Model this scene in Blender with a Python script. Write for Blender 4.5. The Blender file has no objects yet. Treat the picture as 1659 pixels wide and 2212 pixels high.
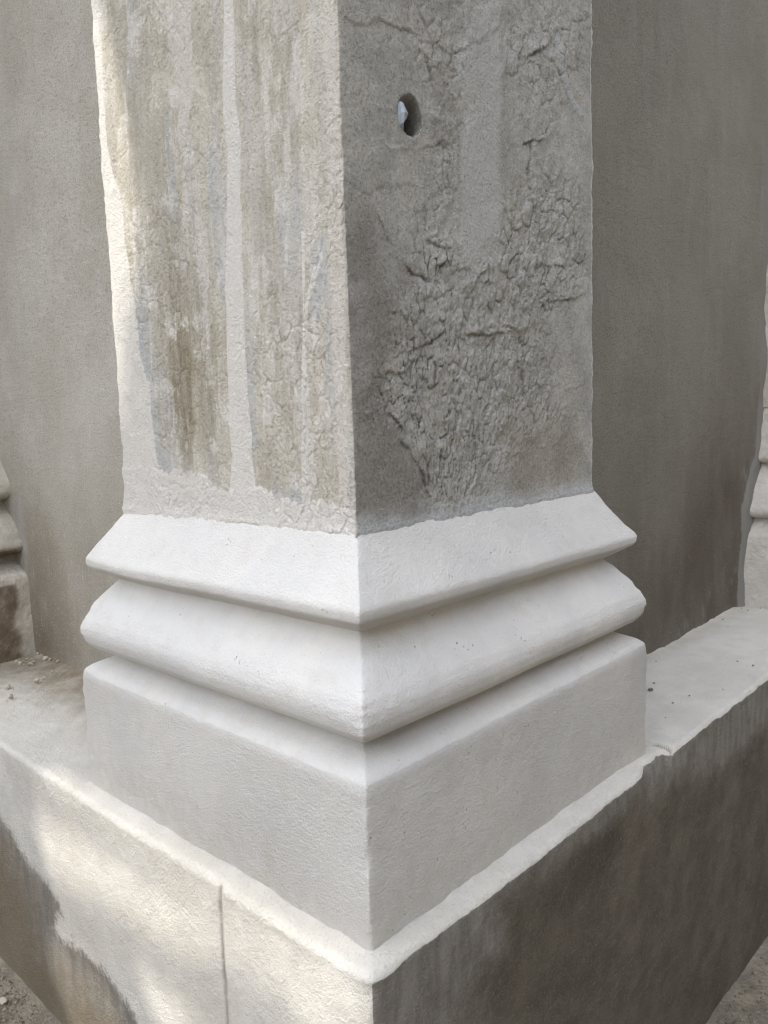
import bpy, math, random
import numpy as np
from mathutils import Matrix, Vector, noise as mnoise

C = bpy.context.scene.collection
scn = bpy.context.scene

# ------------------------------------------------------------------ camera
cam_d = bpy.data.cameras.new('camera')
cam = bpy.data.objects.new('camera', cam_d)
C.objects.link(cam)
scn.camera = cam
_r = Vector((0.729307, 0.6834, -0.032806)); _u = Vector((-0.056823, 0.108284, 0.992495)); _f = Vector((-0.681823, 0.721969, -0.117805))
M = Matrix((_r, _u, -_f)).transposed().to_4x4()
M.translation = Vector((0.400746, -0.39426, 0.404665))
cam.matrix_world = M
cam_d.sensor_fit = 'HORIZONTAL'; cam_d.sensor_width = 36.0
cam_d.lens = 36.0 * 1720.06 / 1659.0
cam_d.clip_start = 0.01; cam_d.clip_end = 500
scn.render.resolution_x = 768; scn.render.resolution_y = 1024

# ------------------------------------------------------------------ sky and sun
S = Vector((-0.50, -0.58, 0.76)).normalized()          # towards the sun
W = bpy.data.worlds.new('World'); scn.world = W
W.use_nodes = True
wn = W.node_tree.nodes; wl = W.node_tree.links
wn.clear()
sky = wn.new('ShaderNodeTexSky'); sky.sky_type = 'NISHITA'; sky.sun_disc = False
sky.sun_elevation = math.asin(S.z)
sky.sun_rotation = math.atan2(S.x, S.y)
sky.dust_density = 1.0; sky.air_density = 1.0; sky.ozone_density = 1.0
hs = wn.new('ShaderNodeHueSaturation'); hs.inputs['Saturation'].default_value = 0.25
bg = wn.new('ShaderNodeBackground'); bg.inputs['Strength'].default_value = 0.15
wo = wn.new('ShaderNodeOutputWorld')
# directional gain added to the sky: more light from overhead and from the open side than from the low horizon
wt = wn.new('ShaderNodeTexCoord'); d1 = wn.new('ShaderNodeVectorMath'); d1.operation = 'DOT_PRODUCT'; d1.inputs[1].default_value = (0.18, -0.35, 0.92)
mr = wn.new('ShaderNodeMapRange'); mr.interpolation_type = 'SMOOTHSTEP'
mr.inputs['From Min'].default_value = 0.15; mr.inputs['From Max'].default_value = 1.0; mr.inputs['To Min'].default_value = 0.30; mr.inputs['To Max'].default_value = 3.0
vm = wn.new('ShaderNodeVectorMath'); vm.operation = 'SCALE'
wl.new(wt.outputs['Generated'], d1.inputs[0]); wl.new(d1.outputs['Value'], mr.inputs['Value']); wl.new(mr.outputs[0], vm.inputs['Scale'])
wl.new(sky.outputs[0], hs.inputs['Color']); wl.new(hs.outputs[0], vm.inputs[0]); wl.new(vm.outputs[0], bg.inputs[0]); wl.new(bg.outputs[0], wo.inputs[0])

sd = bpy.data.lights.new('sun', 'SUN'); sun = bpy.data.objects.new('sun', sd); C.objects.link(sun)
sd.energy = 2.1; sd.angle = math.radians(0.8); sd.color = (1.0, 0.95, 0.85)
sun.rotation_euler = S.to_track_quat('Z', 'Y').to_euler()
sun.location = (-3, -3, 6)

scn.cycles.use_denoising = True
scn.cycles.use_adaptive_sampling = False
scn.cycles.max_bounces = 6
scn.cycles.filter_width = 1.25
scn.view_settings.view_transform = 'Standard'
scn.view_settings.look = 'None'
scn.view_settings.gamma = 1.0
scn.view_settings.exposure = 1.02

# ------------------------------------------------------------------ shapes traced on the real surfaces (metres on each face)
CRACKS = [[(0.0457,0.6992),(0.0631,0.7001),(0.0962,0.7099),(0.1225,0.7125),(0.1431,0.7103),(0.1673,0.7116),(0.1825,0.713),(0.201,0.7215),(0.2176,0.7325),(0.2376,0.7464)],[(0.1891,0.7555),(0.1925,0.7424)],[(0.203,0.7419),(0.2034,0.7283)],[(0.1929,0.7161),(0.1977,0.7037),(0.1764,0.6873),(0.1684,0.6747),(0.1555,0.6626)],[(0.143,0.7073),(0.1438,0.7004),(0.1509,0.6981),(0.1502,0.6803)],[(0.0426,0.5892),(0.0531,0.5852),(0.073,0.5792),(0.0903,0.5864),(0.1103,0.5914),(0.1359,0.5946)],[(0.0778,0.5702),(0.0846,0.5571),(0.0927,0.5469),(0.1033,0.5373)],[(0.1336,0.6251),(0.1542,0.6295),(0.1747,0.6415)],[(0.1408,0.6266),(0.1437,0.6094)],[(0.1746,0.6384),(0.1766,0.6235),(0.1734,0.6059),(0.1756,0.5955),(0.165,0.586)],[(0.1402,0.5849),(0.1457,0.5707),(0.1414,0.5549),(0.161,0.5483),(0.1816,0.5462)],[(0.2979,0.7448),(0.3313,0.7613),(0.3452,0.7759)],[(0.2792,0.7509),(0.2758,0.7384),(0.277,0.724),(0.2799,0.7131)],[(0.362,0.7061),(0.3299,0.6808),(0.3094,0.6676),(0.3041,0.6526),(0.2988,0.6342),(0.3051,0.6161),(0.3115,0.6013),(0.2978,0.5816),(0.2811,0.5636)],[(0.376,0.6357),(0.3289,0.6202),(0.3117,0.6119)],[(0.3642,0.5872),(0.3212,0.5759),(0.3107,0.562)],[(0.2865,0.6609),(0.3298,0.6729)],[(0.1098,0.5315),(0.1257,0.5228),(0.1498,0.5192)],[(0.2873,0.5521),(0.2644,0.5269),(0.2608,0.5075)],[(0.2806,0.5408),(0.2768,0.5158)],[(0.3208,0.5505),(0.3751,0.5546)],[(0.313,0.5024),(0.3307,0.5175),(0.3634,0.5212),(0.4021,0.5283)],[(0.1272,0.5018),(0.1393,0.5043),(0.1859,0.5163)],[(0.2191,0.5143),(0.2188,0.5026)],[(0.0926,0.4517),(0.1042,0.4581),(0.123,0.4595),(0.1377,0.464),(0.1529,0.4709),(0.1687,0.4797)],[(0.0764,0.4351),(0.0899,0.4412),(0.1127,0.4416),(0.1204,0.454)],[(0.2062,0.4668),(0.1919,0.4546),(0.175,0.4362),(0.1719,0.4231),(0.182,0.4048),(0.1734,0.3918),(0.1599,0.3857),(0.1565,0.3646),(0.153,0.3401)],[(0.2382,0.4647),(0.2393,0.4474),(0.2342,0.4265),(0.2277,0.4109),(0.2155,0.3956),(0.2062,0.3753),(0.2025,0.3496),(0.1935,0.3366),(0.1859,0.3184)],[(0.2592,0.4443),(0.2557,0.4301),(0.2339,0.4178)],[(0.287,0.4629),(0.2864,0.4375),(0.2894,0.4192),(0.2975,0.4081)],[(0.3119,0.4452),(0.291,0.4192)],[(0.1395,0.4484),(0.1313,0.4294),(0.1187,0.417),(0.1229,0.4013),(0.1197,0.3826)],[(0.152,0.4487),(0.1487,0.4295),(0.1308,0.4169)],[(0.0818,0.4113),(0.097,0.4005),(0.1056,0.3863)],[(0.0965,0.3883),(0.1121,0.3736),(0.1282,0.3551),(0.1373,0.3334),(0.1418,0.3182)],[(0.1366,0.377),(0.1369,0.3545),(0.1375,0.3382)],[(0.152,0.3811),(0.1435,0.3621)],[(0.1676,0.3788),(0.1642,0.3591)],[(0.1497,0.5176),(0.1603,0.5311),(0.176,0.536)],[(0.1859,0.5163),(0.2022,0.5129),(0.2138,0.5271),(0.2314,0.5356)],[(0.2608,0.5075),(0.2481,0.491),(0.2793,0.4841),(0.292,0.4667)],[(0.19,0.4792),(0.2297,0.4797),(0.2793,0.4841)],[(0.1138,0.4124),(0.1202,0.3951)],[(0.2917,0.4522),(0.2864,0.4375)],[(0.09,0.49),(0.1058,0.4918)],[(0.1004,0.4744),(0.1096,0.4764)],[(0.1539,0.4961),(0.1721,0.5007)]]
SCARS = [[(0.2518,0.3999),(0.2392,0.3914),(0.2358,0.3774)],[(0.2808,0.4065),(0.2609,0.3853),(0.2542,0.3729)],[(0.2573,0.3692),(0.2538,0.3567)],[(0.3699,0.4267),(0.3935,0.4348)],[(0.3396,0.3978),(0.3582,0.4013),(0.3773,0.397)],[(0.0624,0.4094),(0.0842,0.4143),(0.076,0.4262)],[(0.218,0.3816),(0.2084,0.3544),(0.1992,0.3361)],[(0.1578,0.4664),(0.1597,0.4489)],[(0.0826,0.4262),(0.0986,0.4338),(0.117,0.4325)],[(0.1997,0.4398),(0.1882,0.4264)],[(0.3299,0.6808),(0.3059,0.6564)],[(0.2793,0.622),(0.2758,0.6077)],[(0.0868,0.6471),(0.1062,0.6476)],[(0.0919,0.6205),(0.1004,0.6167),(0.1185,0.6234)]]
DRIBBLE = [(0.3535,0.7863),(0.363,0.7591),(0.3764,0.7359),(0.3875,0.7228),(0.3989,0.7163)]
BLUELINE = [(0.1055,0.665),(0.1047,0.6473),(0.1026,0.615),(0.1031,0.5902)]
LIGHTCOL = [(0.206,0.7641),(0.2628,0.783),(0.252,0.6584),(0.2529,0.5498),(0.1977,0.519),(0.1858,0.5658),(0.196,0.6655),(0.1874,0.7016)]
BROWNR = [(0.2447,0.3885),(0.3845,0.3988),(0.3939,0.3221),(0.267,0.3283)]
FAN = [(0.1036,0.5028),(0.1666,0.5747),(0.212,0.5286),(0.2736,0.6039),(0.3324,0.6628),(0.3963,0.6336),(0.4157,0.5492),(0.3386,0.4948),(0.3463,0.3996),(0.2055,0.3251),(0.1377,0.3235),(0.1216,0.3809),(0.0664,0.413),(0.0959,0.4578)]
FANTOP = [(0.1254,0.7372),(0.4172,0.8344),(0.407,0.7624),(0.3504,0.689),(0.2833,0.6822),(0.2251,0.7238),(0.2026,0.6632),(0.1647,0.5238),(0.1164,0.5338),(0.1438,0.6236),(0.135,0.6943)]
DARKL = [(0.0251,0.5695),(0.106,0.5545),(0.1272,0.5124),(0.0841,0.4426),(0.0823,0.4053),(0.1206,0.3573),(0.1372,0.3113),(0.0302,0.3131)]
HOLE = [(0.1249,0.6486),(0.1402,0.6522),(0.1243,0.6333)]
STRIPE_A = [(-0.2717,0.8073),(-0.2297,0.7917),(-0.2331,0.7273),(-0.2331,0.6998),(-0.2452,0.6712),(-0.2568,0.6559),(-0.2643,0.672),(-0.2536,0.6976),(-0.263,0.7366),(-0.272,0.7915)]
STRIPE_B = [(-0.1792,0.7729),(-0.1654,0.7678),(-0.1709,0.6931),(-0.1701,0.6593),(-0.1682,0.6363),(-0.1742,0.5688),(-0.1751,0.514),(-0.1773,0.4502),(-0.1762,0.4094),(-0.175,0.3681),(-0.1694,0.314),(-0.2188,0.3107),(-0.2048,0.3676),(-0.206,0.4311),(-0.2014,0.5173),(-0.1941,0.5723),(-0.1867,0.637),(-0.1891,0.6682)]
STRIP_L = [(-0.4156,0.8606),(-0.3858,0.8496),(-0.3888,0.7669),(-0.3885,0.6854),(-0.3694,0.64),(-0.3665,0.5937),(-0.3622,0.5374),(-0.3514,0.4801),(-0.3403,0.4465),(-0.3391,0.3991),(-0.3311,0.3562),(-0.3331,0.303),(-0.4855,0.2928)]
BLUE_L = [(-0.3315,0.46),(-0.3218,0.4316),(-0.3214,0.3848),(-0.3103,0.3614),(-0.3289,0.3371),(-0.3504,0.346),(-0.3555,0.4138),(-0.3615,0.4667),(-0.3628,0.5328),(-0.3438,0.5717),(-0.3304,0.5516)]
BLUE_M = [(-0.1723,0.5529),(-0.1633,0.5437),(-0.1654,0.4813),(-0.1688,0.4173),(-0.1636,0.3846),(-0.1837,0.3847),(-0.182,0.4505)]
BLUE_R = [(-0.0858,0.5388),(-0.0662,0.5496),(-0.0668,0.5147),(-0.0786,0.4804),(-0.089,0.4741),(-0.0926,0.5037)]
BLUE_B = [(-0.1474,0.3441),(-0.116,0.3493),(-0.0828,0.3236),(-0.1181,0.3194),(-0.1548,0.3315)]
STAIN = [(-0.3088,0.6058),(-0.2071,0.5826),(-0.203,0.4931),(-0.2166,0.4104),(-0.2149,0.3675),(-0.2514,0.3625),(-0.2831,0.3642),(-0.3069,0.3755),(-0.318,0.4129),(-0.3356,0.4835),(-0.3321,0.5518)]
STAIN2 = [(-0.289,0.5632),(-0.2538,0.5577),(-0.2477,0.4719),(-0.258,0.4114),(-0.2814,0.3802),(-0.3015,0.4216),(-0.3003,0.503)]
STAIN3 = [(-0.3831,0.8486),(-0.2755,0.8087),(-0.2792,0.7457),(-0.304,0.6779),(-0.349,0.667),(-0.3696,0.7167),(-0.3841,0.7788)]
STAIN4 = [(-0.2254,0.7519),(-0.1825,0.7375),(-0.1877,0.683),(-0.2244,0.6934)]
STAIN5 = [(-0.1178,0.4919),(-0.1004,0.49),(-0.1057,0.3691),(-0.1392,0.3686)]
WHITE_C = [(-0.0948,0.5547),(-0.092,0.5542),(-0.1037,0.338),(-0.1096,0.3377)]
WHITE_D = [(-0.075,0.5371),(-0.0733,0.5298),(-0.085,0.51),(-0.0931,0.4965),(-0.0952,0.4821),(-0.0904,0.5035),(-0.0813,0.5239)]
WHITE_E = [(-0.0929,0.4485),(-0.074,0.4216),(-0.0711,0.4068),(-0.0905,0.3808),(-0.0958,0.3345),(-0.1028,0.3341),(-0.1006,0.3846),(-0.0827,0.4145)]
CREAM_R = [(-0.0604,0.7288),(-0.0471,0.7239),(-0.047,0.6135),(-0.0469,0.498),(-0.0506,0.3145),(-0.064,0.3134),(-0.0657,0.4066),(-0.0655,0.5004),(-0.0621,0.6173)]
BOTTOM_L = [(-0.4743,0.3636),(-0.3308,0.3586),(-0.2838,0.3582),(-0.2521,0.3558),(-0.2303,0.3453),(-0.1944,0.3423),(-0.1668,0.3454),(-0.1413,0.3403),(-0.1111,0.3337),(-0.0818,0.339),(-0.042,0.3299),(-0.0437,0.2964),(-0.4864,0.2872)]
BOTTOM_R = [(0.0302,0.3131),(0.0409,0.3228),(0.1016,0.3333),(0.1573,0.3277),(0.2278,0.3273),(0.3004,0.3243),(0.4197,0.3209),(0.4357,0.2918),(0.0299,0.3059)]
BROWN_LOW = [(-1.0956,-0.1597),(-0.6748,-0.109),(-0.6532,-0.1185),(-0.6196,-0.1397),(-0.5851,-0.1495),(-0.5448,-0.156),(-0.5141,-0.1684),(-0.5412,-0.2085),(-0.5092,-0.213),(-0.4531,-0.2083),(-0.4127,-0.2067),(-0.3803,-0.208),(-0.3423,-0.2295),(-0.3065,-0.2523),(-0.3607,-0.5218),(-2.1633,-1.4744)]
LIT3 = [(-0.5401,-0.2208),(-0.4836,-0.2105),(-0.3972,-0.2136),(-0.3642,-0.2413),(-0.347,-0.2643),(-0.4876,-0.3442),(-0.5086,-0.3193),(-0.5353,-0.2862),(-0.566,-0.2686)]  # outline of a sun patch, cut as a slit in the added sheet
GREY_LOW = [(-1.0609,-0.0536),(-0.6486,0.0084),(-0.5978,-0.0003),(-0.5588,-0.0172),(-0.5559,-0.0721),(-0.5334,-0.0953),(-0.5248,-0.1199),(-0.5175,-0.1511),(-0.5844,-0.146),(-0.6448,-0.1156),(-0.6748,-0.109),(-1.0833,-0.1221)]
GROOVE = [(-0.1651,-0.0003),(-0.1661,-0.0212),(-0.1666,-0.0536),(-0.1671,-0.077),(-0.1659,-0.0951),(-0.1671,-0.1349),(-0.1678,-0.1625)]
GREYBAND = [(-0.0159,0.0021),(0.1005,0.0031),(0.1385,0.0023),(0.2698,-0.0013),(0.4367,-0.0038),(0.516,-0.0077),(0.8372,-0.0069),(1.1461,-0.0104),(1.1556,-0.0929),(0.8204,-0.0582),(0.7406,-0.0731),(0.6672,-0.0726),(0.5237,-0.0319),(0.4432,-0.0177),(0.3393,-0.0141),(0.2887,-0.0143),(0.1998,-0.0053),(0.1382,-0.0088),(0.1236,-0.0237),(0.137,-0.0532),(0.0949,-0.0633),(0.0562,-0.0726),(0.0373,-0.0942),(-0.0213,-0.0558)]
EDGE_R = [(-0.016,-0.0016),(0.1005,0.0031),(0.1421,-0.0016),(0.1759,-0.0038),(0.2698,-0.0013),(0.3393,-0.006),(0.3947,0.0002),(0.4367,-0.0038),(0.4819,-0.014),(0.516,-0.0077),(0.8372,-0.0069)]
EDGE_L = [(-0.647,0.0153),(-0.5926,0.0074),(-0.4954,0.0046),(-0.3758,-0.0003),(-0.2704,-0.0002),(-0.2084,-0.0012),(-0.1635,-0.0019),(-0.1221,-0.0026),(-0.0718,-0.002),(-0.0292,-0.0038),(0.0097,-0.0065)]
MOULD = [(0.3186,-0.0058),(0.3447,-0.0269),(0.3611,-0.0611),(0.3341,-0.0764),(0.2883,-0.0814),(0.2506,-0.0783),(0.2155,-0.0657),(0.2074,-0.0423),(0.2419,-0.0465),(0.2885,-0.0451)]
LIT1 = [(-0.5659,-0.0881),(-0.4996,-0.0531),(-0.357,-0.0476),(-0.2535,-0.0383),(-0.1719,-0.0329),(-0.1636,-0.0407),(-0.1046,-0.0275),(-0.0444,-0.0263),(0.0091,-0.0173),(0.0176,-0.0455),(-0.048,-0.0819),(-0.0915,-0.0623),(-0.1626,-0.0679),(-0.2351,-0.0973),(-0.3451,-0.105),(-0.4499,-0.1176),(-0.5273,-0.1333)]
LIT2 = [(-0.334,-0.1681),(-0.304,-0.1588),(-0.225,-0.1546),(-0.1861,-0.1582),(-0.2567,-0.213),(-0.2991,-0.1938)]
LITEDGE = [(-0.6332,0.0072),(-0.4975,0.0106),(-0.2512,-0.0014),(0.0054,-0.0117),(-0.001,-0.0002),(-0.2057,0.0045),(-0.4375,-0.0023),(-0.5768,0.0523),(-0.6241,0.0339)]
LITS = [(-0.4034,0.8117),(-0.3791,0.8123),(-0.3619,0.6924),(-0.3505,0.6226),(-0.3735,0.5576),(-0.3957,0.503),(-0.4083,0.4151),(-0.4318,0.4157),(-0.4268,0.565),(-0.4151,0.7058)]
WALLFLECK = [(-0.912,0.1608),(-0.9181,0.2304),(-0.9336,0.1814),(-0.9966,0.1513),(-1.0251,0.1703),(-0.9614,0.1023),(-0.9824,0.0734),(-0.852,0.11),(-0.7339,0.1686),(-0.8631,0.1607),(-0.8154,0.168),(-0.8672,0.2287),(-0.9847,0.2234),(-0.893,0.1742)]
WALLPATCH = [(1.3371,0.4566),(1.3788,0.401),(1.3441,0.35),(1.312,0.2702),(1.2692,0.1801),(1.2396,0.0818),(1.2066,0.0576),(1.0707,0.0258),(0.9945,0.0181),(0.9498,0.0089),(1.0947,0.0531),(1.2701,0.269)]
CRUMBS = [(-1.0245,0.1902),(-1.0001,0.1836),(-0.9855,0.1424),(-0.9917,0.1575),(-0.9661,0.1572),(-0.9581,0.175),(-0.9228,0.1824),(-0.8863,0.1543),(-0.8575,0.1551),(-0.8707,0.1344),(-0.8613,0.1176),(-0.8173,0.059),(-0.8688,0.0753),(-1.0005,0.1428),(-0.9612,0.1493)]
PEBBLES = [(-0.0927,0.6721),(-0.0973,0.7029),(-0.0279,0.5853),(-0.0362,0.6832),(-0.0397,0.8792),(-0.1249,1.0738),(-0.0136,0.8724),(-0.1512,1.1197),(-0.1397,0.8034),(-0.0098,0.7365),(-0.1545,1.2288),(-0.1391,1.2187),(-0.0425,0.6418),(-0.1696,1.2841),(-0.1255,1.2495)]
CHIPCRACK = [(-0.0019,0.4714),(-0.0043,0.4849),(-0.0006,0.4997),(0.0107,0.5009),(0.0203,0.4993),(0.0262,0.5094)]
FLAKES = [(-0.7259,-0.016),(-0.6948,-0.0208),(-0.6194,-0.0037),(-0.6085,-0.0147)]


W1 = 0.45      # pier block, width of left face
W2 = 0.472     # pier block, width of right face
SH = 0.0455    # how far the shaft sits back from the block
YW = 0.185     # plane of the left wall
XW = -0.168    # plane of the right wall
PI = math.pi

# ------------------------------------------------------------------ noise in numpy
def _hash(i, j, k, seed):
    h = (i.astype(np.int64) * 374761393 + j.astype(np.int64) * 668265263 + k.astype(np.int64) * 2147483647 + seed * 974634777) & 0xffffffff
    h = ((h ^ (h >> 13)) * 1274126177) & 0xffffffff
    h = ((h ^ (h >> 16)) * 2246822519) & 0xffffffff
    return ((h ^ (h >> 15)) & 0xffffff) / float(0xffffff)

def vnoise(x, y, z=None, seed=0):
    if z is None: z = np.zeros_like(x)
    xi, yi, zi = np.floor(x), np.floor(y), np.floor(z)
    fx, fy, fz = x - xi, y - yi, z - zi
    fx = fx * fx * (3 - 2 * fx); fy = fy * fy * (3 - 2 * fy); fz = fz * fz * (3 - 2 * fz)
    r = 0
    for a in (0, 1):
        for b in (0, 1):
            for c in (0, 1):
                w = (fx if a else 1 - fx) * (fy if b else 1 - fy) * (fz if c else 1 - fz)
                r = r + w * _hash(xi + a, yi + b, zi + c, seed)
    return r * 2 - 1

def fbm(x, y, z=None, oct=4, seed=0, gain=0.5):
    r = 0; a = 1; t = 0
    if z is None: z = np.zeros_like(x)
    for o in range(oct):
        r = r + a * vnoise(x * 2 ** o, y * 2 ** o, z * 2 ** o, seed + o * 17); t += a; a *= gain
    return r / t

def voro(x, y, seed=0):
    xi, yi = np.floor(x), np.floor(y)
    f1 = np.full(x.shape, 9.0); f2 = np.full(x.shape, 9.0); cid = np.zeros(x.shape)
    dxm = np.zeros(x.shape); dym = np.zeros(x.shape)
    z0 = np.zeros_like(xi)
    for a in (-1, 0, 1):
        for b in (-1, 0, 1):
            px = xi + a + 0.1 + 0.8 * _hash(xi + a, yi + b, z0, seed); py = yi + b + 0.1 + 0.8 * _hash(xi + a, yi + b, z0, seed + 5)
            d = np.hypot(px - x, py - y)
            idv = _hash(xi + a, yi + b, z0, seed + 9)
            n = d < f1
            f2 = np.where(n, f1, np.minimum(f2, d))
            cid = np.where(n, idv, cid); dxm = np.where(n, x - px, dxm); dym = np.where(n, y - py, dym)
            f1 = np.where(n, d, f1)
    return f1, f2, cid, dxm, dym

def sstep(e0, e1, x):
    t = np.clip((x - e0) / (e1 - e0), 0, 1)
    return t * t * (3 - 2 * t)

def seg_dist(A, B, p, q):
    vx, vy = q[0] - p[0], q[1] - p[1]
    l2 = vx * vx + vy * vy + 1e-12
    t = np.clip(((A - p[0]) * vx + (B - p[1]) * vy) / l2, 0, 1)
    dx, dy = A - p[0] - t * vx, B - p[1] - t * vy
    return np.hypot(dx, dy), np.sign(vx * (B - p[1]) - vy * (A - p[0]))

def line_dist(A, B, pts):
    d = np.full(A.shape, 9.0); s = np.zeros(A.shape)
    for p, q in zip(pts[:-1], pts[1:]):
        dd, ss = seg_dist(A, B, p, q)
        n = dd < d
        d = np.where(n, dd, d); s = np.where(n, ss, s)
    return d, s

def poly_sd(A, B, poly):
    """signed distance, positive inside"""
    d = np.full(A.shape, 9.0); ins = np.zeros(A.shape, bool)
    for p, q in zip(poly, poly[1:] + poly[:1]):
        dd, _ = seg_dist(A, B, p, q); d = np.minimum(d, dd)
        if p[1] != q[1]:
            c = ((p[1] > B) != (q[1] > B)) & (A < (q[0] - p[0]) * (B - p[1]) / (q[1] - p[1]) + p[0])
            ins ^= c
    return np.where(ins, d, -d)

def pmask(A, B, poly, soft, jag=0.0):
    return sstep(-soft, soft, poly_sd(A, B, poly) + jag)

# ------------------------------------------------------------------ meshes
def grid_mesh(name, P, attrs=None, mat=None, parent=None, flip=False, smooth=True):
    n, m = P.shape[:2]
    idx = np.arange(n * m).reshape(n, m)
    q = np.stack([idx[:-1, :-1], idx[1:, :-1], idx[1:, 1:], idx[:-1, 1:]], -1).reshape(-1, 4)
    if flip: q = q[:, ::-1]
    me = bpy.data.meshes.new(name)
    me.vertices.add(n * m); me.vertices.foreach_set('co', P.reshape(-1).astype(np.float32))
    me.loops.add(q.size); me.loops.foreach_set('vertex_index', q.reshape(-1).astype(np.int32))
    me.polygons.add(len(q)); me.polygons.foreach_set('loop_start', (np.arange(len(q)) * 4).astype(np.int32))
    me.update(calc_edges=True)
    me.polygons.foreach_set('use_smooth', np.full(len(q), smooth))
    for k, v in (attrs or {}).items():
        a = me.attributes.new(k, 'FLOAT', 'POINT'); a.data.foreach_set('value', np.broadcast_to(v, (n, m)).reshape(-1).astype(np.float32))
    if mat: me.materials.append(mat)
    o = bpy.data.objects.new(name, me); C.objects.link(o)
    if parent: o.parent = parent
    return o

def poly_mesh(name, verts, faces, mat=None, parent=None, smooth=False):
    me = bpy.data.meshes.new(name); me.from_pydata([tuple(v) for v in verts], [], faces); me.update()
    if smooth: me.polygons.foreach_set('use_smooth', [True] * len(me.polygons))
    if mat: me.materials.append(mat)
    o = bpy.data.objects.new(name, me); C.objects.link(o)
    if parent: o.parent = parent
    return o

def tag(o, label=None, cat=None, group=None, kind=None):
    for k, v in (('label', label), ('category', cat), ('group', group), ('kind', kind)):
        if v: o[k] = v
    return o

def empty(name, loc):
    o = bpy.data.objects.new(name, None); o.location = loc; C.objects.link(o); return o

def spacing(a, b, fine, f0=None, f1=None, coarse=0.02):
    """positions from a to b, step 'fine' between f0 and f1, growing outside"""
    if f0 is None: return np.linspace(a, b, max(2, int((b - a) / fine) + 1))
    out = list(np.linspace(f0, f1, int((f1 - f0) / fine) + 1))
    x, st = f0, fine
    pre = []
    while x > a + 1e-6:
        st = min(st * 1.25, coarse); x = max(a, x - st); pre.append(x)
    x, st = f1, fine
    while x < b - 1e-6:
        st = min(st * 1.25, coarse); x = min(b, x + st); out.append(x)
    return np.array(pre[::-1] + out)

def resample(pts, step, rnd):
    p = np.array(pts, float)
    seg = np.hypot(*np.diff(p, axis=0).T); L = np.concatenate([[0], np.cumsum(seg)])
    t = np.linspace(0, L[-1], int(L[-1] / step) + 1)
    q = np.stack([np.interp(t, L, p[:, 0]), np.interp(t, L, p[:, 1])], -1)
    k = max(1, int(rnd / step)); ker = np.hanning(2 * k + 3)[1:-1]; ker /= ker.sum()
    pad = len(ker) // 2
    out = q.copy()
    for c in (0, 1):
        e = np.concatenate([2 * q[0, c] - q[pad:0:-1, c], q[:, c], 2 * q[-1, c] - q[-2:-pad - 2:-1, c]])
        out[:, c] = np.convolve(e, ker, 'valid')
    return out

def sweep(Q, ts, prof_d, prof_z, dfun, zfun=None):
    """Q(d) -> plan polyline points; ts = list of per-segment parameters; prof = profile rows. Returns P, base coords"""
    npz = len(prof_d)
    cols = []; segid = []; tt = []
    for i, t in enumerate(ts):
        t = t if i == 0 else t[1:]
        segid += [i] * len(t); tt += list(t)
    segid = np.array(segid); tt = np.array(tt)
    D = np.repeat(np.array(prof_d)[None, :], len(tt), 0); Z = np.repeat(np.array(prof_z)[None, :], len(tt), 0)
    def place(D, Z):
        pts = Q(D)
        X = np.zeros_like(D); Y = np.zeros_like(D)
        for i in range(len(ts)):
            m = segid == i; t = tt[m][:, None]
            a, b = pts[i], pts[i + 1]
            X[m] = a[0][m] * (1 - t) + b[0][m] * t; Y[m] = a[1][m] * (1 - t) + b[1][m] * t
        return X, Y
    X, Y = place(D, Z)
    h = dfun(X, Y, Z, segid[:, None] + 0 * Z)
    # corner softness
    Z2 = Z + (zfun(X, Y, Z) if zfun else 0)
    X2, Y2 = place(D - h, Z2)
    return np.stack([X2, Y2, Z2], -1), X, Y, Z, segid[:, None] + 0 * Z

# ------------------------------------------------------------------ materials
def lin(c):
    return tuple(((v / 255) / 12.92 if v / 255 <= 0.04045 else (((v / 255) + 0.055) / 1.055) ** 2.4) for v in c) + (1.0,)

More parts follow.
